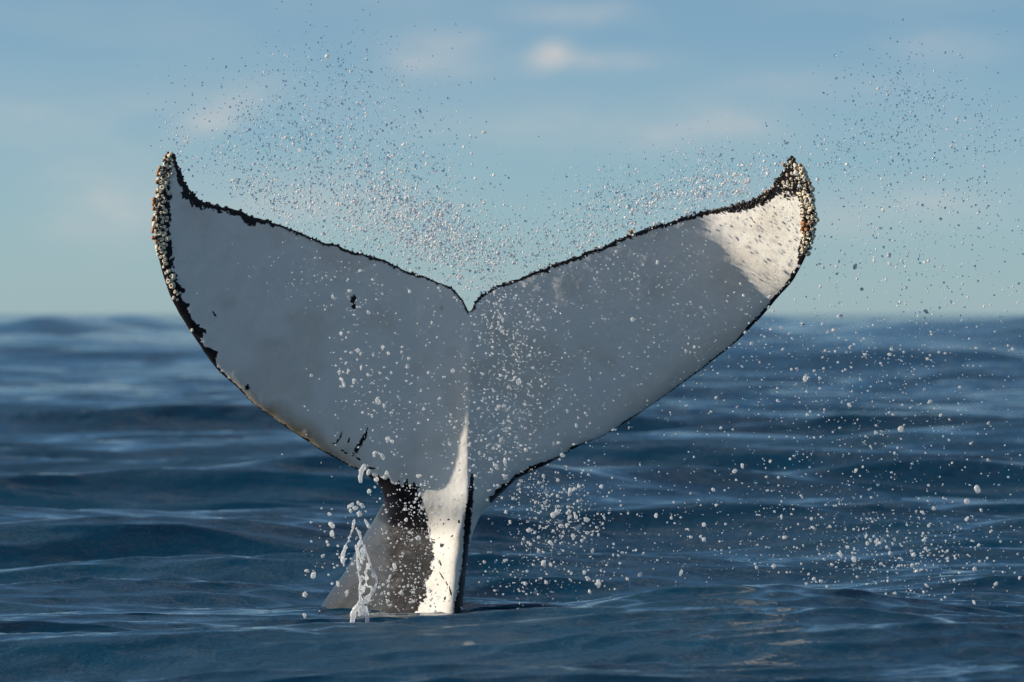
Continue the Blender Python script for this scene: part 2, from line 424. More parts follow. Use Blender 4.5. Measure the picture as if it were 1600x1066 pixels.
    for a_ in ((1160, 357, 22, 5, 10, .6), (1185, 360, 8, 3.5, 20, .7), (1150, 380, 5, 22, 25, .35), (1190, 335, 6, 2, 35, .7), (1212, 337, 4, 1.5, 30, .5), (1192, 373, 9, 2, 25, .6), (1183, 400, 10, 2.2, 20, .45),
               (1245, 386, 9, 1.5, 25, .5), (1163, 348, 6, 3, 20, .5), (1205, 375, 2, 2, 0, .6), (1240, 340, 1.8, 1.8, 0, .6), (1215, 350, 1.5, 1.5, 0, .6), (1225, 390, 1.5, 1.5, 0, .6), (1172, 412, 8, 1.4, 25, .4),
               (430, 535, 18, 7, 0, .25), (945, 565, 12, 10, 0, .2), (1210, 362, 3, 1.4, 30, .5), (1196, 412, 5, 1.2, 30, .5)):
        smudge(*a_)
    for i in range(45):
        smudge(rng.uniform(1130, 1245), rng.uniform(325, 450), rng.uniform(.8, 3.5), rng.uniform(.7, 1.3), rng.uniform(0, 45), rng.uniform(.12, .42))
    for i in range(26):
        smudge(rng.uniform(670, 722), rng.uniform(800, 950), rng.uniform(.8, 1.6), rng.uniform(.8, 2.6), rng.uniform(-40, 10), rng.uniform(.3, .8))
    # algae tint along the lower edges
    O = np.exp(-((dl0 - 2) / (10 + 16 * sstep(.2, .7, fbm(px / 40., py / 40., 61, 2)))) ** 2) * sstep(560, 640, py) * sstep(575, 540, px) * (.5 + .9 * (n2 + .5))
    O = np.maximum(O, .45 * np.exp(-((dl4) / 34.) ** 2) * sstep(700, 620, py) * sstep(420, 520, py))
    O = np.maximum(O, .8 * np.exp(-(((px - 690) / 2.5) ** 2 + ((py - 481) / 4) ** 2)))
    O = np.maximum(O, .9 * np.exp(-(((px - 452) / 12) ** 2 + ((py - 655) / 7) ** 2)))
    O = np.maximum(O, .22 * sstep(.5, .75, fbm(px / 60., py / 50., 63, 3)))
    # sunlight painted into the skin: keel strip, lit stem and lit right tip
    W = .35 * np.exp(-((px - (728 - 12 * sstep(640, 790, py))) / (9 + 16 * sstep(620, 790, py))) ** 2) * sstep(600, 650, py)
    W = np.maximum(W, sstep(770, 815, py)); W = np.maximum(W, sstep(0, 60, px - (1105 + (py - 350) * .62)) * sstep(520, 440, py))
    me = mesh_np('body', v, np.vstack([front, rear]))
    def att(name, arr, fillback):
        full = np.concatenate([arr, arr[back] if fillback is None else np.full(back.sum(), fillback)]).astype(np.float32)
        at = me.attributes.new(name, 'FLOAT', 'POINT'); at.data.foreach_set('value', full)
    Bb = np.full(nv, 9.)    # the upper side of the tail, turned away, is black
    me_B = np.concatenate([B, np.where(dall[back] < 2, B[back], 9.)]).astype(np.float32)
    at = me.attributes.new('black', 'FLOAT', 'POINT'); at.data.foreach_set('value', me_B)
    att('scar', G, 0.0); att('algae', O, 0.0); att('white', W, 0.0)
    att('flank', sstep(616 + n1 * 14, 600 + n1 * 14, px) * sstep(775, 800, py) * (.55 + .45 * sstep(960, 830, py)), 0.0)
    m = Mat('whale_skin', IOR=1.36)
    at_ = lambda s: m.n('ShaderNodeAttribute', attribute_name=s).outputs['Fac']
    black = at_('black'); scar = at_('scar'); alg = at_('algae'); lit = at_('white')
    ob = m.n('ShaderNodeTexCoord').outputs['Object']
    fine = m.noise(70, 3, .6, ob); mott = m.noise(2.2, 5, .6, ob); mott2 = m.noise(14, 4, .6, ob)
    bm = m.math('ADD', m.math('MULTIPLY', m.math('ADD', black, m.math('MULTIPLY', m.math('SUBTRACT', fine, .5), 8.0)), .9), .5, True)
    pale = m.mix(mott, (0.79, 0.765, 0.73), (0.87, 0.83, 0.78))
    pale = m.mix(m.math('MULTIPLY', m.math('SUBTRACT', mott2, .45), .5, True), pale, (0.66, 0.64, 0.64))
    pale = m.mix(lit, pale, (0.84, 0.80, 0.73))  # painted sunlight: cream colour over the lit zones
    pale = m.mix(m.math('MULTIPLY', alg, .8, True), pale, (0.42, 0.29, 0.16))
    pale = m.mix(m.math('MULTIPLY', scar, .42, True), pale, (0.17, 0.14, 0.15))
    dark = m.mix(m.noise(40, 3, .6, ob), (0.007, 0.006, 0.008), (0.022, 0.016, 0.017))
    dark = m.mix(at_('flank'), dark, m.mix(mott2, (0.042, 0.049, 0.060), (0.060, 0.068, 0.079)))
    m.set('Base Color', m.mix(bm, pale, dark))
    m.set('Roughness', m.math('ADD', m.math('MULTIPLY', bm, -.16), m.math('ADD', .40, m.math('MULTIPLY', mott2, .18))))
    b1 = m.n('ShaderNodeBump', {'Height': m.math('ADD', m.math('MULTIPLY', m.noise(26, 4, .6, ob), .006), m.math('MULTIPLY', bm, .006)), 'Strength': .55, 'Distance': 1.0}).outputs[0]
    m.set('Normal', b1)
    o = link('body', me, m.m, parent)
    tag(o)
    fr = dict(px=px, py=py, d=dall)
    no = np.empty(len(me.vertices) * 3, np.float32); me.vertex_normals.foreach_get('vector', no)
    fr['n'] = no.reshape(-1, 3)[:nv].astype(float); fr['v'] = v[:nv]; fr['B'] = B
    return o, fr

whale = bpy.data.objects.new('humpback_whale', None); col.objects.link(whale)
whale.location = (0, 0, 0); whale.empty_display_size = .5
tag(whale, 'white-bellied humpback whale tail raised from the sea, black edges and barnacled tips', 'whale')
body, FR = build_body(whale)

def surf(px, py):
    i = np.argmin((FR['px'] - px) ** 2 + (FR['py'] - py) ** 2)
    return FR['v'][i], FR['n'][i], i
# ---- barnacles
def ring_mesh(name, prof, seg, wob, seed):
    g = random.Random(seed); v = []; f = []
    ph = [1 + g.uniform(-wob, wob) for _ in range(seg)]
    for r, z in prof:
        for k in range(seg):
            a = 2 * math.pi * k / seg; v.append((r * ph[k] * math.cos(a), r * ph[k] * math.sin(a), z + g.uniform(-wob, wob) * .12))
    for i in range(len(prof) - 1):
        for k in range(seg): f.append((i * seg + k, i * seg + (k + 1) % seg, (i + 1) * seg + (k + 1) % seg, (i + 1) * seg + k))
    v.append((0, 0, prof[-1][1] - .08)); c = len(v) - 1
    for k in range(seg): f.append(((len(prof) - 1) * seg + k, (len(prof) - 1) * seg + (k + 1) % seg, c, c))
    me = bpy.data.meshes.new(name); me.from_pydata(v, [], [tuple(dict.fromkeys(q)) for q in f]); me.update()
    me.polygons.foreach_set('use_smooth', [True] * len(me.polygons))
    return me
def shell_mat(name, a, b, inner=None):
    m = Mat(name, Roughness=.55)
    ob = m.n('ShaderNodeTexCoord').outputs['Object']
    inf = m.n('ShaderNodeObjectInfo').outputs['Random']
    c = m.mix(m.noise(6, 3, .6, ob), a, b)
    c = m.mix(m.math('MULTIPLY', inf, .3), c, (b[0] * .6, b[1] * .52, b[2] * .42))
    z = m.n('ShaderNodeSeparateXYZ', {0: ob}); rr = m.n('ShaderNodeVectorMath', {0: ob}, operation='LENGTH')
    xy = m.math('POWER', m.math('ADD', m.math('POWER', z.outputs[0], 2.0), m.math('POWER', z.outputs[1], 2.0)), .5)
    hole = m.math('LESS_THAN', xy, .2)
    c = m.mix(hole, c, (0.09, 0.06, 0.045))
    m.set('Base Color', c); return m.m
cream = shell_mat('barnacle_shell', (0.90, 0.81, 0.62), (0.76, 0.65, 0.47))
amber = shell_mat('amber_barnacle_shell', (0.50, 0.23, 0.07), (0.30, 0.11, 0.04))
crust = Mat('dark_crust', Roughness=.3); crust.set('Base Color', crust.mix(crust.noise(60), (0.012, 0.010, 0.012), (0.05, 0.03, 0.025)))
BP = [(1.0, 0.0), (.95, .32), (.68, .72), (.45, .80), (.30, .55)]
bmeshes = []
for i in range(6):
    me = ring_mesh('barnacle', BP, 9, .1, i); me.materials.append(cream); bmeshes.append(me)
ameshes = []
for i in range(3):
    me = ring_mesh('barnacle', [(.7, 0), (1, .5), (.95, 1.1), (.6, 1.5), (.3, 1.35)], 8, .16, 50 + i); me.materials.append(amber); ameshes.append(me)
def put_barnacle(px, py, r, kind='cream', lift=0.0):
    p, n, i = surf(px, py)
    n = Vector(n) + (Vector((-.7, -.1, .15)) if px < 400 else Vector((-.25, 0, .1))); n = (n + Vector((rng.normal(0, .28), -.35 + rng.normal(0, .2), rng.normal(0, .28)))).normalized()
    # barnacles that overhang the edge sit a little outside it
    tgt = world_at(np.array(px), np.array(py), p[1])
    o = bpy.data.objects.new('barnacle', random.choice(bmeshes if kind == 'cream' else ameshes)); col.objects.link(o)
    o.parent = whale
    q = n.to_track_quat('Z', 'Y').to_matrix().to_4x4() @ Matrix.Rotation(random.uniform(0, 6.28), 4, 'Z')
    s = r * SP
    off = Vector(tgt) - Vector(p)
    if off.length > .55 * s: off = off.normalized() * .55 * s
    tgt = Vector(p) + off
    o.matrix_local = Matrix.Translation(Vector(tgt) + n * (-.25 * s + lift)) @ q @ Matrix.Diagonal((s, s * random.uniform(.85, 1.1), s * random.uniform(.8, 1.25), 1))
    if kind != 'cream': o['label'] = 'amber brown stalked barnacle'
def scatter(n, sample, rmin, rmax, sep, kind='cream'):
    pts = []
    for _ in range(n * 60):
        if len(pts) >= n: break
        x, y = sample(); r = bsize(rmin, rmax)
        if all((x - a) ** 2 + (y - b) ** 2 > ((r + c) * sep) ** 2 for a, b, c in pts): pts.append((x, y, r))
    for x, y, r in pts: put_barnacle(x, y, r, kind)
    return pts
def bsize(a, b): return a + (b - a) * random.random() ** 1.6
def left_strip():
    y = random.uniform(237, 402) if random.random() < .93 else random.uniform(402, 470)
    xl = np.interp(y, [236, 250, 280, 300, 340, 375, 400, 470], [262, 253, 246, 243, 238, 237, 244, 272])
    xr = np.interp(y, [236, 250, 265, 290, 310, 340, 380, 400, 470], [270, 275, 272, 266, 262, 262, 264, 262, 284])
    return random.triangular(xl, xr, xl * .6 + xr * .4), y
scatter(88, left_strip, 2.7, 6.0, .68)
def right_strip(outer=None):
    t = random.random() * .74 if outer else (random.uniform(.74, 1) if outer is False else random.random())
    if t < .74:
        y = random.uniform(258, 398)
        xl = np.interp(y, [258, 290, 320, 398], [1240, 1249, 1250, 1254]); xr = np.interp(y, [258, 275, 300, 340, 370, 398], [1252, 1264, 1273, 1277, 1275, 1266])
        return random.uniform(xl, xr), y
    if t < .88: return random.uniform(1214, 1248), random.uniform(254, 312)
    if t < .95: return random.gauss(1236, 3), random.gauss(251, 4)
    x = random.uniform(1190, 1216); return x, np.interp(x, [1190, 1216], [306, 280]) + random.uniform(0, 8)
scatter(74, lambda: right_strip(True), 3.0, 6.2, .70)
scatter(46, lambda: right_strip(False), 1.5, 3.6, .9)
for x, y, r in ((241, 266, 3.8), (243, 272, 3.6), (240, 258, 3.2), (236, 312, 3.6), (235, 318, 4), (241, 315, 3.6), (233, 356, 3), (235, 362, 3.2), (246, 300, 3), (1257, 350, 5), (1262, 358, 4.2), (1255, 357, 3.8), (1252, 258, 3), (1218, 254, 3), (1199, 301, 3),
                (252, 248, 2.6), (244, 284, 3.4), (238, 326, 3.4), (240, 344, 3.2), (238, 372, 3.4), (256, 243, 2.8), (1268, 348, 4), (1266, 286, 3), (1245, 262, 3), (1259, 366, 3.4), (987, 363, 3.4), (245, 378, 3)):
    put_barnacle(x, y, r, 'amber')
for x, y, r in ((262, 424, 3.6), (267, 448, 3), (300, 516, 3.4), (281, 458, 2.2), (985, 365, 2.6), (256, 408, 3)): put_barnacle(x, y, r)
# ---- black crust nodules that roughen the trailing edges and the tips (past picking apart)
def ico(sub):
    t = (1 + 5 ** .5) / 2
    v = [(-1,t,0),(1,t,0),(-1,-t,0),(1,-t,0),(0,-1,t),(0,1,t),(0,-1,-t),(0,1,-t),(t,0,-1),(t,0,1),(-t,0,-1),(-t,0,1)]
    f = [(0,11,5),(0,5,1),(0,1,7),(0,7,10),(0,10,11),(1,5,9),(5,11,4),(11,10,2),(10,7,6),(7,1,8),(3,9,4),(3,4,2),(3,2,6),(3,6,8),(3,8,9),(4,9,5),(2,4,11),(6,2,10),(8,6,7),(9,8,1)]
    v = [np.array(a, float) / np.linalg.norm(a) for a in v]
    for _ in range(sub):
        nf = []; mid = {}
        def mp(a, b):
            k = (min(a, b), max(a, b))
            if k not in mid:
                m = v[a] + v[b]; v.append(m / np.linalg.norm(m)); mid[k] = len(v) - 1
            return mid[k]
        for a, b, c in f:
            x, y, z = mp(a, b), mp(b, c), mp(c, a); nf += [(a, x, z), (b, y, x), (c, z, y), (x, y, z)]
        f = nf
    return np.array(v), np.array(f)
ICO0, ICO1, ICO2 = ico(0), ico(1), ico(2)
def blobs(name, pos, rad, mat, base=ICO1, stretch=None, parent=None):
    V, Fc = base; n = len(pos)
    sc = np.ones((n, 3)) if stretch is None else stretch
    # random rotation for each
    q = rng.normal(size=(n, 4)); q /= np.linalg.norm(q, axis=1)[:, None]
    w, x, y, z = q.T
    Rm = np.stack([1-2*(y*y+z*z), 2*(x*y-z*w), 2*(x*z+y*w), 2*(x*y+z*w), 1-2*(x*x+z*z), 2*(y*z-x*w), 2*(x*z-y*w), 2*(y*z+x*w), 1-2*(x*x+y*y)], -1).reshape(n, 3, 3)
    P = V[None] * sc[:, None, :]
    P = np.einsum('nij,nkj->nki', Rm, P) * rad[:, None, None] + pos[:, None, :]
    Fa = (Fc[None] + (np.arange(n) * len(V))[:, None, None]).reshape(-1, 3)
    return link(name, mesh_np(name, P.reshape(-1, 3), Fa), mat, parent)
cp, cr = [], []
m5 = np.isin(PK, [5, 6]); idxs = np.nonzero(m5)[0]
for i in idxs:
    x, y = POLY[i]
    dn = math.hypot(x - 735, y - 487)
    if dn < 10: continue
    cl_ = vnoise(np.array(i / 3.3), np.array(0.), 71)
    if random.random() < .30 + .5 * cl_:
        r = random.uniform(.8, 2.2) * (1 + .8 * float(cl_)) * (.6 if dn < 100 else 1)
        p, n_, _i = surf(x + random.gauss(0, 1), y + random.uniform(-1, 3)); cp.append(p + n_ * .002); cr.append(r * SP)
for _ in range(150):
    x, y = right_strip() if random.random() < .6 else left_strip()
    p, n_, _i = surf(x, y); cp.append(p + n_ * .006); cr.append(random.uniform(1.2, 3.2) * SP)
for _ in range(60):
    x = random.uniform(1140, 1215); y = np.interp(x, [1140, 1190, 1215], [322, 308, 280]) + random.uniform(-1, 12)
    p, n_, _i = surf(x, y); cp.append(p + n_ * .004); cr.append(random.uniform(.8, 2.2) * SP)
o = blobs('crust_nodules', np.array(cp), np.array(cr), crust.m, ICO1, rng.uniform(.6, 1.3, (len(cp), 3)), whale); tag(o, kind='stuff')

# ------------------------------------------------------------------ spray
foam = Mat('white_water', Roughness=.12, IOR=1.33)
fcol = foam.mix(foam.noise(120, 2), (0.88, 0.91, 0.94), (0.96, 0.96, 0.96)); foam.set('Base Color', fcol); foam.set('Transmission Weight', foam.math('MULTIPLY', foam.noise(55, 3, .6, foam.n('ShaderNodeNewGeometry').outputs['Position']), .95))
_tr = foam.n('ShaderNodeBsdfTranslucent', {0: fcol}).outputs[0]
_mx = foam.n('ShaderNodeMixShader', {0: .48, 1: foam.p.outputs[0], 2: _tr}).outputs[0]
foam.nt.links.new(_mx, foam.nt.nodes['Material Output'].inputs[0])
bright = Mat('sunlit_spray', Roughness=.3, IOR=1.33); bright.set('Base Color', (.97, .97, .97))  # sun glints on clear drops drawn as opaque white
_tb = bright.n('ShaderNodeBsdfTranslucent', {0: (.97, .97, .97)}).outputs[0]
bright.nt.links.new(bright.n('ShaderNodeMixShader', {0: .45, 1: bright.p.outputs[0], 2: _tb}).outputs[0], bright.nt.nodes['Material Output'].inputs[0])
clear = Mat('clear_water', Roughness=.03, IOR=1.33); clear.set('Base Color', (0.93, 0.97, 1.0)); clear.set('Transmission Weight', 1.0)
def above_trail(x, y):   # True over the sky side of the trailing edge
    tx = [232, 272, 290, 312, 372, 433, 526, 628, 700, 735, 780, 900, 1050, 1190, 1232, 1290]
    ty = [700, 246, 292, 312, 328, 351, 383, 420, 447, 487, 446, 401, 346, 306, 246, 700]
    return y < np.interp(x, tx, ty)
drops = []     # (x px, y px, radius px, white?, region)
def cloud(cx, cy, sx, sy, n, rmed, spread, pw, region, rot=0, keep=None, depth=(-2.2, .6)):
    c_, s_ = math.cos(R(rot)), math.sin(R(rot))
    for _ in range(n):
        # clumpy gaussians
        u, w = rng.normal(0, 1, 2)
        x = cx + u * sx * c_ - w * sy * s_; y = cy + u * sx * s_ + w * sy * c_
        if keep is not None and not keep(x, y): continue
        if rng.random() > .25 + 1.2 * float(fbm(np.array(x / 22.), np.array(y / 22.), 91, 3)) ** 1.5 * 1.6: continue
        if not (-60 < x < 1680) or y > 955: continue
        r = rmed * math.exp(rng.normal(0, spread))
        if region in ('over_fluke', 'sea_mid', 'sea_right'): r *= .86
        drops.append((x, y, min(r, 3.7), rng.random() < pw, region, rng.uniform(*depth)))
sk = lambda x, y: above_trail(x, y)
A = 'above_left'
cloud(525, 130, 75, 50, 560, .72, .35, .12, A, 0, sk)
cloud(420, 215, 80, 42, 650, .75, .35, .18, A, 10, sk)
cloud(560, 215, 95, 50, 1300, .75, .38, .25, A, 15, sk)
cloud(600, 300, 95, 42, 2300, .80, .42, .48, A, 20, sk)
cloud(665, 360, 62, 28, 2500, .82, .45, .66, A, 25, sk)
cloud(400, 285, 70, 26, 520, .75, .38, .35, A, 20, sk)
cloud(500, 335, 70, 22, 1000, .80, .4, .6, A, 22, sk)
cloud(740, 395, 40, 34, 750, .8, .4, .5, A, 20, sk)
cloud(282, 222, 14, 20, 90, .9, .4, .55, A, 0, sk)
B_ = 'above_right'
cloud(1070, 275, 95, 28, 900, .72, .38, .30, B_, -12, sk)
cloud(1110, 300, 75, 18, 950, .9, .45, .7, B_, -15, sk)
cloud(960, 335, 85, 30, 1250, .75, .4, .38, B_, -18, sk)
cloud(865, 385, 60, 28, 850, .75, .4, .45, B_, -20, sk)
C_ = 'far_right'
cloud(1400, 130, 45, 35, 170, .85, .3, .05, C_)
cloud(1440, 190, 75, 45, 420, .8, .35, .12, C_)
cloud(1340, 250, 60, 45, 420, .8, .35, .18, C_)
cloud(1500, 260, 80, 70, 480, .8, .35, .2, C_)
cloud(1400, 360, 110, 60, 500, .85, .4, .35, C_)
nofl = lambda x, y: x > 1285 or y > 300
cloud(1400, 450, 130, 40, 300, 1.0, .4, .6, C_)
D_ = 'over_fluke'
onf = lambda x, y: not above_trail(x, y) and y < 800 and (x < 1105 or y > 455 or rng.random() < .15)
fd = (-2.4, -1.3)
cloud(790, 490, 38, 36, 420, 1.15, .45, 1, D_, 0, onf, fd)
cloud(800, 580, 40, 60, 620, 1.1, .48, 1, D_, 0, onf, fd)
cloud(780, 700, 45, 50, 420, 1.2, .5, 1, D_, 0, onf, fd)
cloud(640, 640, 75, 75, 520, 1.15, .55, 1, D_, 0, onf, fd)
cloud(560, 540, 30, 60, 90, 1.6, .6, 1, D_, 0, onf, fd)
cloud(520, 440, 80, 30, 230, 1.0, .4, 1, D_, 15, onf, fd)
cloud(1000, 410, 110, 45, 520, .95, .42, 1, D_, -15, onf, fd)
cloud(1120, 500, 80, 50, 260, 1.1, .5, 1, D_, -20, onf, fd)
cloud(960, 560, 110, 70, 330, 1.0, .45, 1, D_, 0, onf, fd)
cloud(900, 660, 60, 40, 130, 1.1, .5, 1, D_, 0, onf, fd)
E_ = 'peduncle'
cloud(645, 810, 32, 55, 560, .95, .5, 1, E_, 0, lambda x, y: y > 740 and x < 720, (-1.4, -.6))
cloud(630, 925, 40, 22, 240, 1.1, .5, 1, E_, 0, None, (-1.2, -.6))
cloud(540, 870, 40, 55, 90, 1.4, .6, 1, E_, 0, None, (-1.2, -.2))
G_ = 'sea_mid'
onsea = lambda x, y: y > 500 and (x > 745) and not (y < 820 and x < 1150 and y < np.interp(x, [745, 793, 880, 981, 1094, 1150], [815, 762, 711, 658, 579, 535]))
cloud(880, 840, 48, 50, 680, 1.3, .5, .92, G_, 20, onsea, (-1.5, 1.5))
cloud(850, 770, 45, 26, 280, 1.2, .5, .92, G_, 0, onsea, (-1.5, 1.0))
cloud(800, 910, 40, 22, 150, 1.1, .5, .92, G_, 0, onsea, (-1.5, 1.0))
H_ = 'sea_right'
cloud(1330, 690, 150, 130, 1500, 1.05, .55, .9, H_, 0, onsea, (-2.5, 2.5))
cloud(1400, 560, 150, 60, 460, 1.1, .5, .9, H_, 0, onsea, (-2.5, 2.5))
cloud(1420, 865, 90, 38, 700, 1.25, .55, .9, H_, 0, onsea, (-2.0, 2.0))
cloud(1150, 830, 140, 55, 520, 1.05, .55, .9, H_, 0, onsea, (-2.0, 2.0))
# big droplets one can place in the photograph
for x, y, r in ((533,521,4),(560,548,5.5),(566,553,4),(541,567,3),(637,573,4.5),(545,580,4),(590,626,4.5),(600,633,4.2),(567,645,3.8),(606,687,6),(613,690,5),(586,708,5),(597,713,5),(604,740,5),(588,750,5.5),(600,746,5),(576,738,5),
                (783,512,4),(810,596,5),(780,636,5),(787,634,4),(783,688,5),(774,728,6),(789,722,5),(822,704,5),(750,708,4),(900,664,4),(886,642,3.5),(640,455,4),(518,820,5),(519,833,4.5),(511,847,3.5),(528,853,2.8),(505,869,4),(480,892,5),(490,898,4.5),
                (477,929,6),(476,961,4.5),(577,768,5),(555,794,5),(562,803,5.5),(548,790,4.5),(560,786,4),(542,927,4),(513,852,3),(1245,576,3.8),(1281,591,4),(1454,627,4.5),(1510,784,5.5),(1527,764,5),(1544,719,4.5),(1160,727,4.5),(1313,866,4),(1209,885,4.5),
                (1426,884,5),(1432,892,5),(1460,795,4),(1370,847,4.5),(1355,849,4),(892,766,4),(915,811,4.5),(870,800,4),(849,880,5),(913,895,5),(919,905,5),(935,912,5),(940,760,4),(1100,820,4),(1182,887,3.8),(1064,895,3.5),(1272,905,4),(1336,416,4),(1557,912,4),
                (865,805,5),(886,820,4.5),(896,838,5),(853,910,5),(820,912,4.5),(842,860,4),(790,800,4.5),(797,815,4)):
    reg = E_ if x < 600 and y > 750 else D_ if (y < 760 and x < 910) else G_ if x < 1000 else H_ if y > 500 else C_
    dep = rng.uniform(-1.9, -1.4) if reg == D_ else rng.uniform(-1.2, -.3)
    drops.append((x, y, r * .92, True, reg, dep))
drops = [d_ for d_ in drops]
# keep every droplet in front of the whale's skin where it would fall inside it
arr = np.array([(d_[0], d_[1], d_[2], d_[3], d_[5]) for d_ in drops], float); regs = np.array([d_[4] for d_ in drops])
mdp = mid_depth(arr[:, 0], arr[:, 1]); insd = inside(arr[:, 0], arr[:, 1])
dep = np.where(insd, mdp - .42 - np.abs(arr[:, 4]) * .25, arr[:, 4])
pos = world_at(arr[:, 0], arr[:, 1], dep); rad = arr[:, 2] * SP * (dep - CAMY) / 30.
rad *= np.where(arr[:, 3] > 0, np.where(np.isin(regs, ['above_left', 'above_right', 'far_right']), 1.15, .92), 1.08)
order = np.argsort(-arr[:, 2]); bigs = set(order[:290].tolist())
LAB = {'above_left': ('fine water drop flying above the left fluke against the sky', 'drops flying above the left fluke'),
       'above_right': ('fine water drop flying above the right fluke against the sky', 'drops flying above the right fluke'),
       'far_right': ('water drop in the open sky right of the whale tail', 'drops in the sky right of the tail'),
       'over_fluke': ('white water drop falling in front of the grey-white flukes', 'drops falling in front of the flukes'),
       'peduncle': ('white water drop beside the black and white tail stem', 'drops round the tail stem'),
       'sea_mid': ('white water drop over the sea just right of the tail stem', 'drops over the sea beside the tail stem'),
       'sea_right': ('pale water drop over the open sea at the right', 'drops over the open sea at the right')}
def drop_mesh(seed, el, lobes=1):
    V, Fc = ICO2; g = np.random.default_rng(seed); Ps = []; Fs = []
    for q in range(lobes):
        k = g.normal(size=(5, 3)); ph = g.uniform(0, 6, 5)
        d = 1 + sum(.13 * np.sin(V @ k[i] * 2.4 + ph[i]) for i in range(5)); P = V * d[:, None]; P[:, 2] *= el
        P[:, 0] += .4 * (el - 1) * np.sin(P[:, 2] * 1.3)
        if q: P = P * g.uniform(.35, .75) + g.normal(0, .62, 3)
        Ps.append(P * (.85 if lobes > 1 else 1)); Fs.append(Fc + q * len(V))
    me = mesh_np('water_drop', np.vstack(Ps), np.vstack(Fs)); me.materials.append(foam.m); return me
DM = [drop_mesh(i, e, l) for i, (e, l) in enumerate(((1, 1), (1.1, 1), (1.05, 2), (1.25, 3), (1.3, 2), (1.6, 1), (1.9, 2), (1.1, 4), (1.4, 5), (1, 3)))]
PLACES = [(735, 487, 'the notch between the flukes'), (552, 472, 'the round black spot on the left fluke'), (565, 690, 'the black scratches at the left fluke foot'), (585, 742, 'the lower corner of the left fluke'),
 (635, 600, 'the middle of the lower left fluke'), (620, 775, 'the spiky top of the black stem patch'), (692, 800, 'the shadow line across the white stem'), (690, 900, 'the foot of the white stem'), (630, 900, 'the foot of the black stem patch'), (728, 690, 'the pale keel'),
 (735, 760, 'the black line beside the keel'), (793, 762, 'the black foot of the right fluke'), (905, 697, 'the black nick in the right fluke edge'), (980, 480, 'the middle of the right fluke'), (840, 423, 'the inner rim of the right fluke'),
 (1180, 390, 'the sunlit patch of the right tip'), (1050, 346, 'the outer rim of the right fluke'), (640, 427, 'the inner rim of the left fluke'), (430, 352, 'the outer rim of the left fluke'), (340, 575, 'the outer edge of the left fluke'), (450, 670, 'the orange-stained edge of the left fluke'),
 (570, 890, 'the big splash'), (540, 850, 'the thin water strand'), (500, 960, 'the foot of the grey stem flank'), (725, 940, 'the right foot of the stem'), (1274, 335, 'the barnacles of the right tip'), (1190, 500, 'the outer lower edge of the right fluke'), (250, 300, 'the barnacles of the left tip'),
 (1240, 487, 'the horizon beside the right fluke'), (1560, 487, 'the horizon at the right border'), (1100, 600, 'the lower edge of the right fluke')]
def drop_label(x, y, r, mi):
    px_, py_, w = min(PLACES, key=lambda p: (p[0] - x) ** 2 + (p[1] - y) ** 2)
    dx, dy = x - px_, y - py_; D = math.hypot(dx, dy)
    if D < 14: rel = 'in front of'
    else:
        h_ = 'right' if dx > 0 else 'left'; v_ = 'below' if dy > 0 else 'above'
        if abs(dx) > 2.4 * abs(dy): rel = h_ + ' of'
        elif abs(dy) > 2.4 * abs(dx): rel = v_
        else: rel = v_ + ' and ' + h_ + ' of'
        rel = ('close ' if D < 45 else '' if D < 110 else 'well ' if D < 210 else 'far ') + rel
    size = 'large' if r > 4.2 else 'middling' if r > 3.3 else 'small'
    shape = ('round', 'round', 'paired', 'lumpy', 'stretched', 'stretched', 'stretched', 'frothy', 'frothy', 'lumpy')[mi]
    return '%s %s drop %s %s' % (size, shape, rel, w)
for i in bigs:
    mi = int(rng.integers(0, len(DM))); o = bpy.data.objects.new('water_drop', DM[mi]); col.objects.link(o)
    o.location = pos[i]; o.rotation_euler = (rng.normal(0, .5), rng.normal(0, .6), rng.uniform(0, 6)); s = rad[i] * rng.uniform(.72, .92); o.scale = (s, s, s)
    lb, gp = LAB[regs[i]]; tag(o, drop_label(arr[i, 0], arr[i, 1], arr[i, 2], mi), 'water drop', gp)
rest = np.array([i not in bigs for i in range(len(arr))])
insky = np.isin(regs, ['above_left', 'above_right', 'far_right'])
mw = rest & (arr[:, 3] > 0) & ~insky; ms = rest & (arr[:, 3] > 0) & insky; mc = rest & (arr[:, 3] == 0)
st = lambda n: np.stack([rng.uniform(.75, 1.05, n), rng.uniform(.75, 1.05, n), rng.uniform(.8, 1.5, n)], -1)
o = blobs('white_spray', pos[mw], rad[mw], foam.m, ICO1, st(mw.sum())); tag(o, 'fine white spray of countless sunlit droplets round the whale tail', 'spray', kind='stuff')
o = blobs('sunlit_spray', pos[ms], rad[ms] * 1.12, bright.m, ICO1, st(ms.sum())); tag(o, 'fine bright spray glinting white against the blue sky above the flukes', 'spray', kind='stuff')
o = blobs('clear_spray', pos[mc], rad[mc], clear.m, ICO1, st(mc.sum())); tag(o, 'fine clear spray that shows dark against the sky above the flukes', 'spray', kind='stuff')

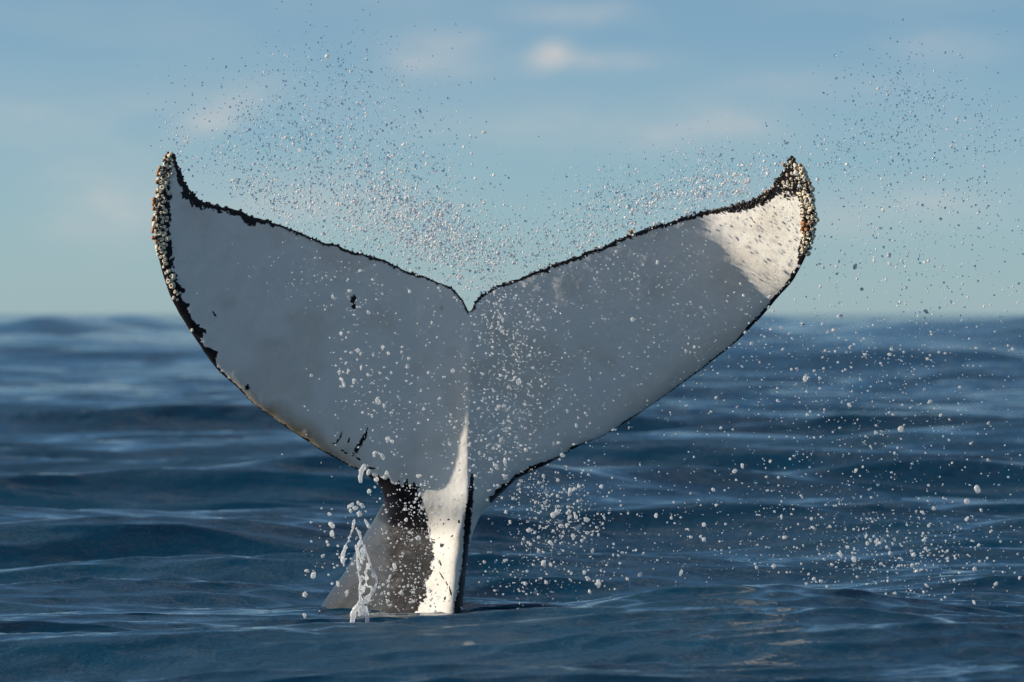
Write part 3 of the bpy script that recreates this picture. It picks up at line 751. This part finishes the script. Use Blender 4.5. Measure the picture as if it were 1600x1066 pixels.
# ---- strands of water pouring off the left edge
def strand(name, paths, label, y0, voxel=.0042, lace=None):
    """paths: lists of (px, py, radius px); merged into one lumpy body of water"""
    P, Rr = [], []
    for path in paths:
        for (x1, y1, r1), (x2, y2, r2) in zip(path[:-1], path[1:]):
            n = max(2, int(math.hypot(x2 - x1, y2 - y1) / 1.1))
            for t in np.linspace(0, 1, n, endpoint=False):
                x = x1 + (x2 - x1) * t; y = y1 + (y2 - y1) * t; r = r1 + (r2 - r1) * t
                wv = float(vnoise(np.array(y / 5.), np.array(x / 9.), 5)) - .5
                x += wv * 2.2; r *= .42 + .75 * float(vnoise(np.array(y / 3.5), np.array(x / 3.), 8))
                P.append(world_at(np.array(x), np.array(y), y0 + wv * .05)); Rr.append(r * SP)
    if lace:            # a torn sheet: filaments and bubbles of water between the cords
        yy = [a[0] for a in lace]
        for _ in range(30000):
            y = random.uniform(yy[0], yy[-1]); x0 = np.interp(y, yy, [a[1] for a in lace]); x1 = np.interp(y, yy, [a[2] for a in lace])
            x = random.uniform(x0, x1); nz = abs(float(fbm(np.array(x / 9.), np.array(y / 14.), 123, 3)) - .5)
            ed = min(x - x0, x1 - x)
            if nz < .035 or (ed < 1.2 and random.random() < .3):
                if random.random() > .5: continue
                P.append(world_at(np.array(x), np.array(y), y0 + .05 * math.sin(x / 7.) + random.gauss(0, .004))); Rr.append(random.uniform(.65, 1.5) * (1.5 if random.random() < .05 else 1) * SP)
    for _ in range(len(P) // (30 if lace else 2)):
        k = random.randrange(len(P)); P.append(P[k] + rng.normal(0, 1.1, 3) * np.array([Rr[k], Rr[k] * .7, Rr[k]])); Rr.append(random.uniform(.7, 1.6) * SP)
    o = blobs(name, np.array(P), np.array(Rr), foam.m, ICO1)
    rm = o.modifiers.new('merge', 'REMESH'); rm.mode = 'VOXEL'; rm.voxel_size = voxel; rm.use_smooth_shade = True
    sm = o.modifiers.new('soften', 'SMOOTH'); sm.iterations = 3; sm.factor = .6
    tag(o, label, 'splash'); return o
strand('water_strand', [[(554, 812, 3), (552, 822, 2.5), (547, 835, 1.6), (542, 850, 1.6), (537, 862, 3.2), (534, 870, 5), (536, 878, 4), (538, 886, 1)]],
       'thin white water strand with a rounded lower end, left of the big splash', -.75)
strand('water_strand', [[(556, 826, 2.2), (561, 832, 3.6), (564, 845, 3.0), (559, 857, 2.6), (561, 870, 2.6), (567, 882, 2.6)], [(566, 845, 1.6), (569, 858, 1.5), (572, 872, 1.8)],
                        [(588, 908, 1.8), (584, 922, 2.2), (576, 932, 3.2), (562, 944, 4.2), (553, 956, 4.6), (549, 976, 5)], [(563, 930, 2.2), (568, 945, 3.2), (573, 960, 3.2), (575, 976, 4)]],
       'large frothy white splash hanging beside the tail stem down to the sea', -.8, lace=[(852, 556, 569), (870, 557, 575), (884, 558, 580), (898, 560, 587), (910, 562, 590), (922, 561, 586), (936, 562, 577), (948, 556, 573), (962, 548, 577)])
strand('water_strand', [[(570, 812, 2.5), (573, 818, 3.5), (577, 824, 2.5)]], 'short stubby white blob of water above the big splash', -.85)
strand('water_strand', [[(568, 728, 4.5), (565, 738, 4), (562, 748, 4.5), (563, 754, 3)]], 'white water strand dripping from the lower edge of the left fluke', -1.3)
strand('water_strand', [[(532, 592, 3), (536, 600, 3.5), (539, 606, 2.5)], ], 'elongated white water blob in front of the middle of the left fluke', -1.9)
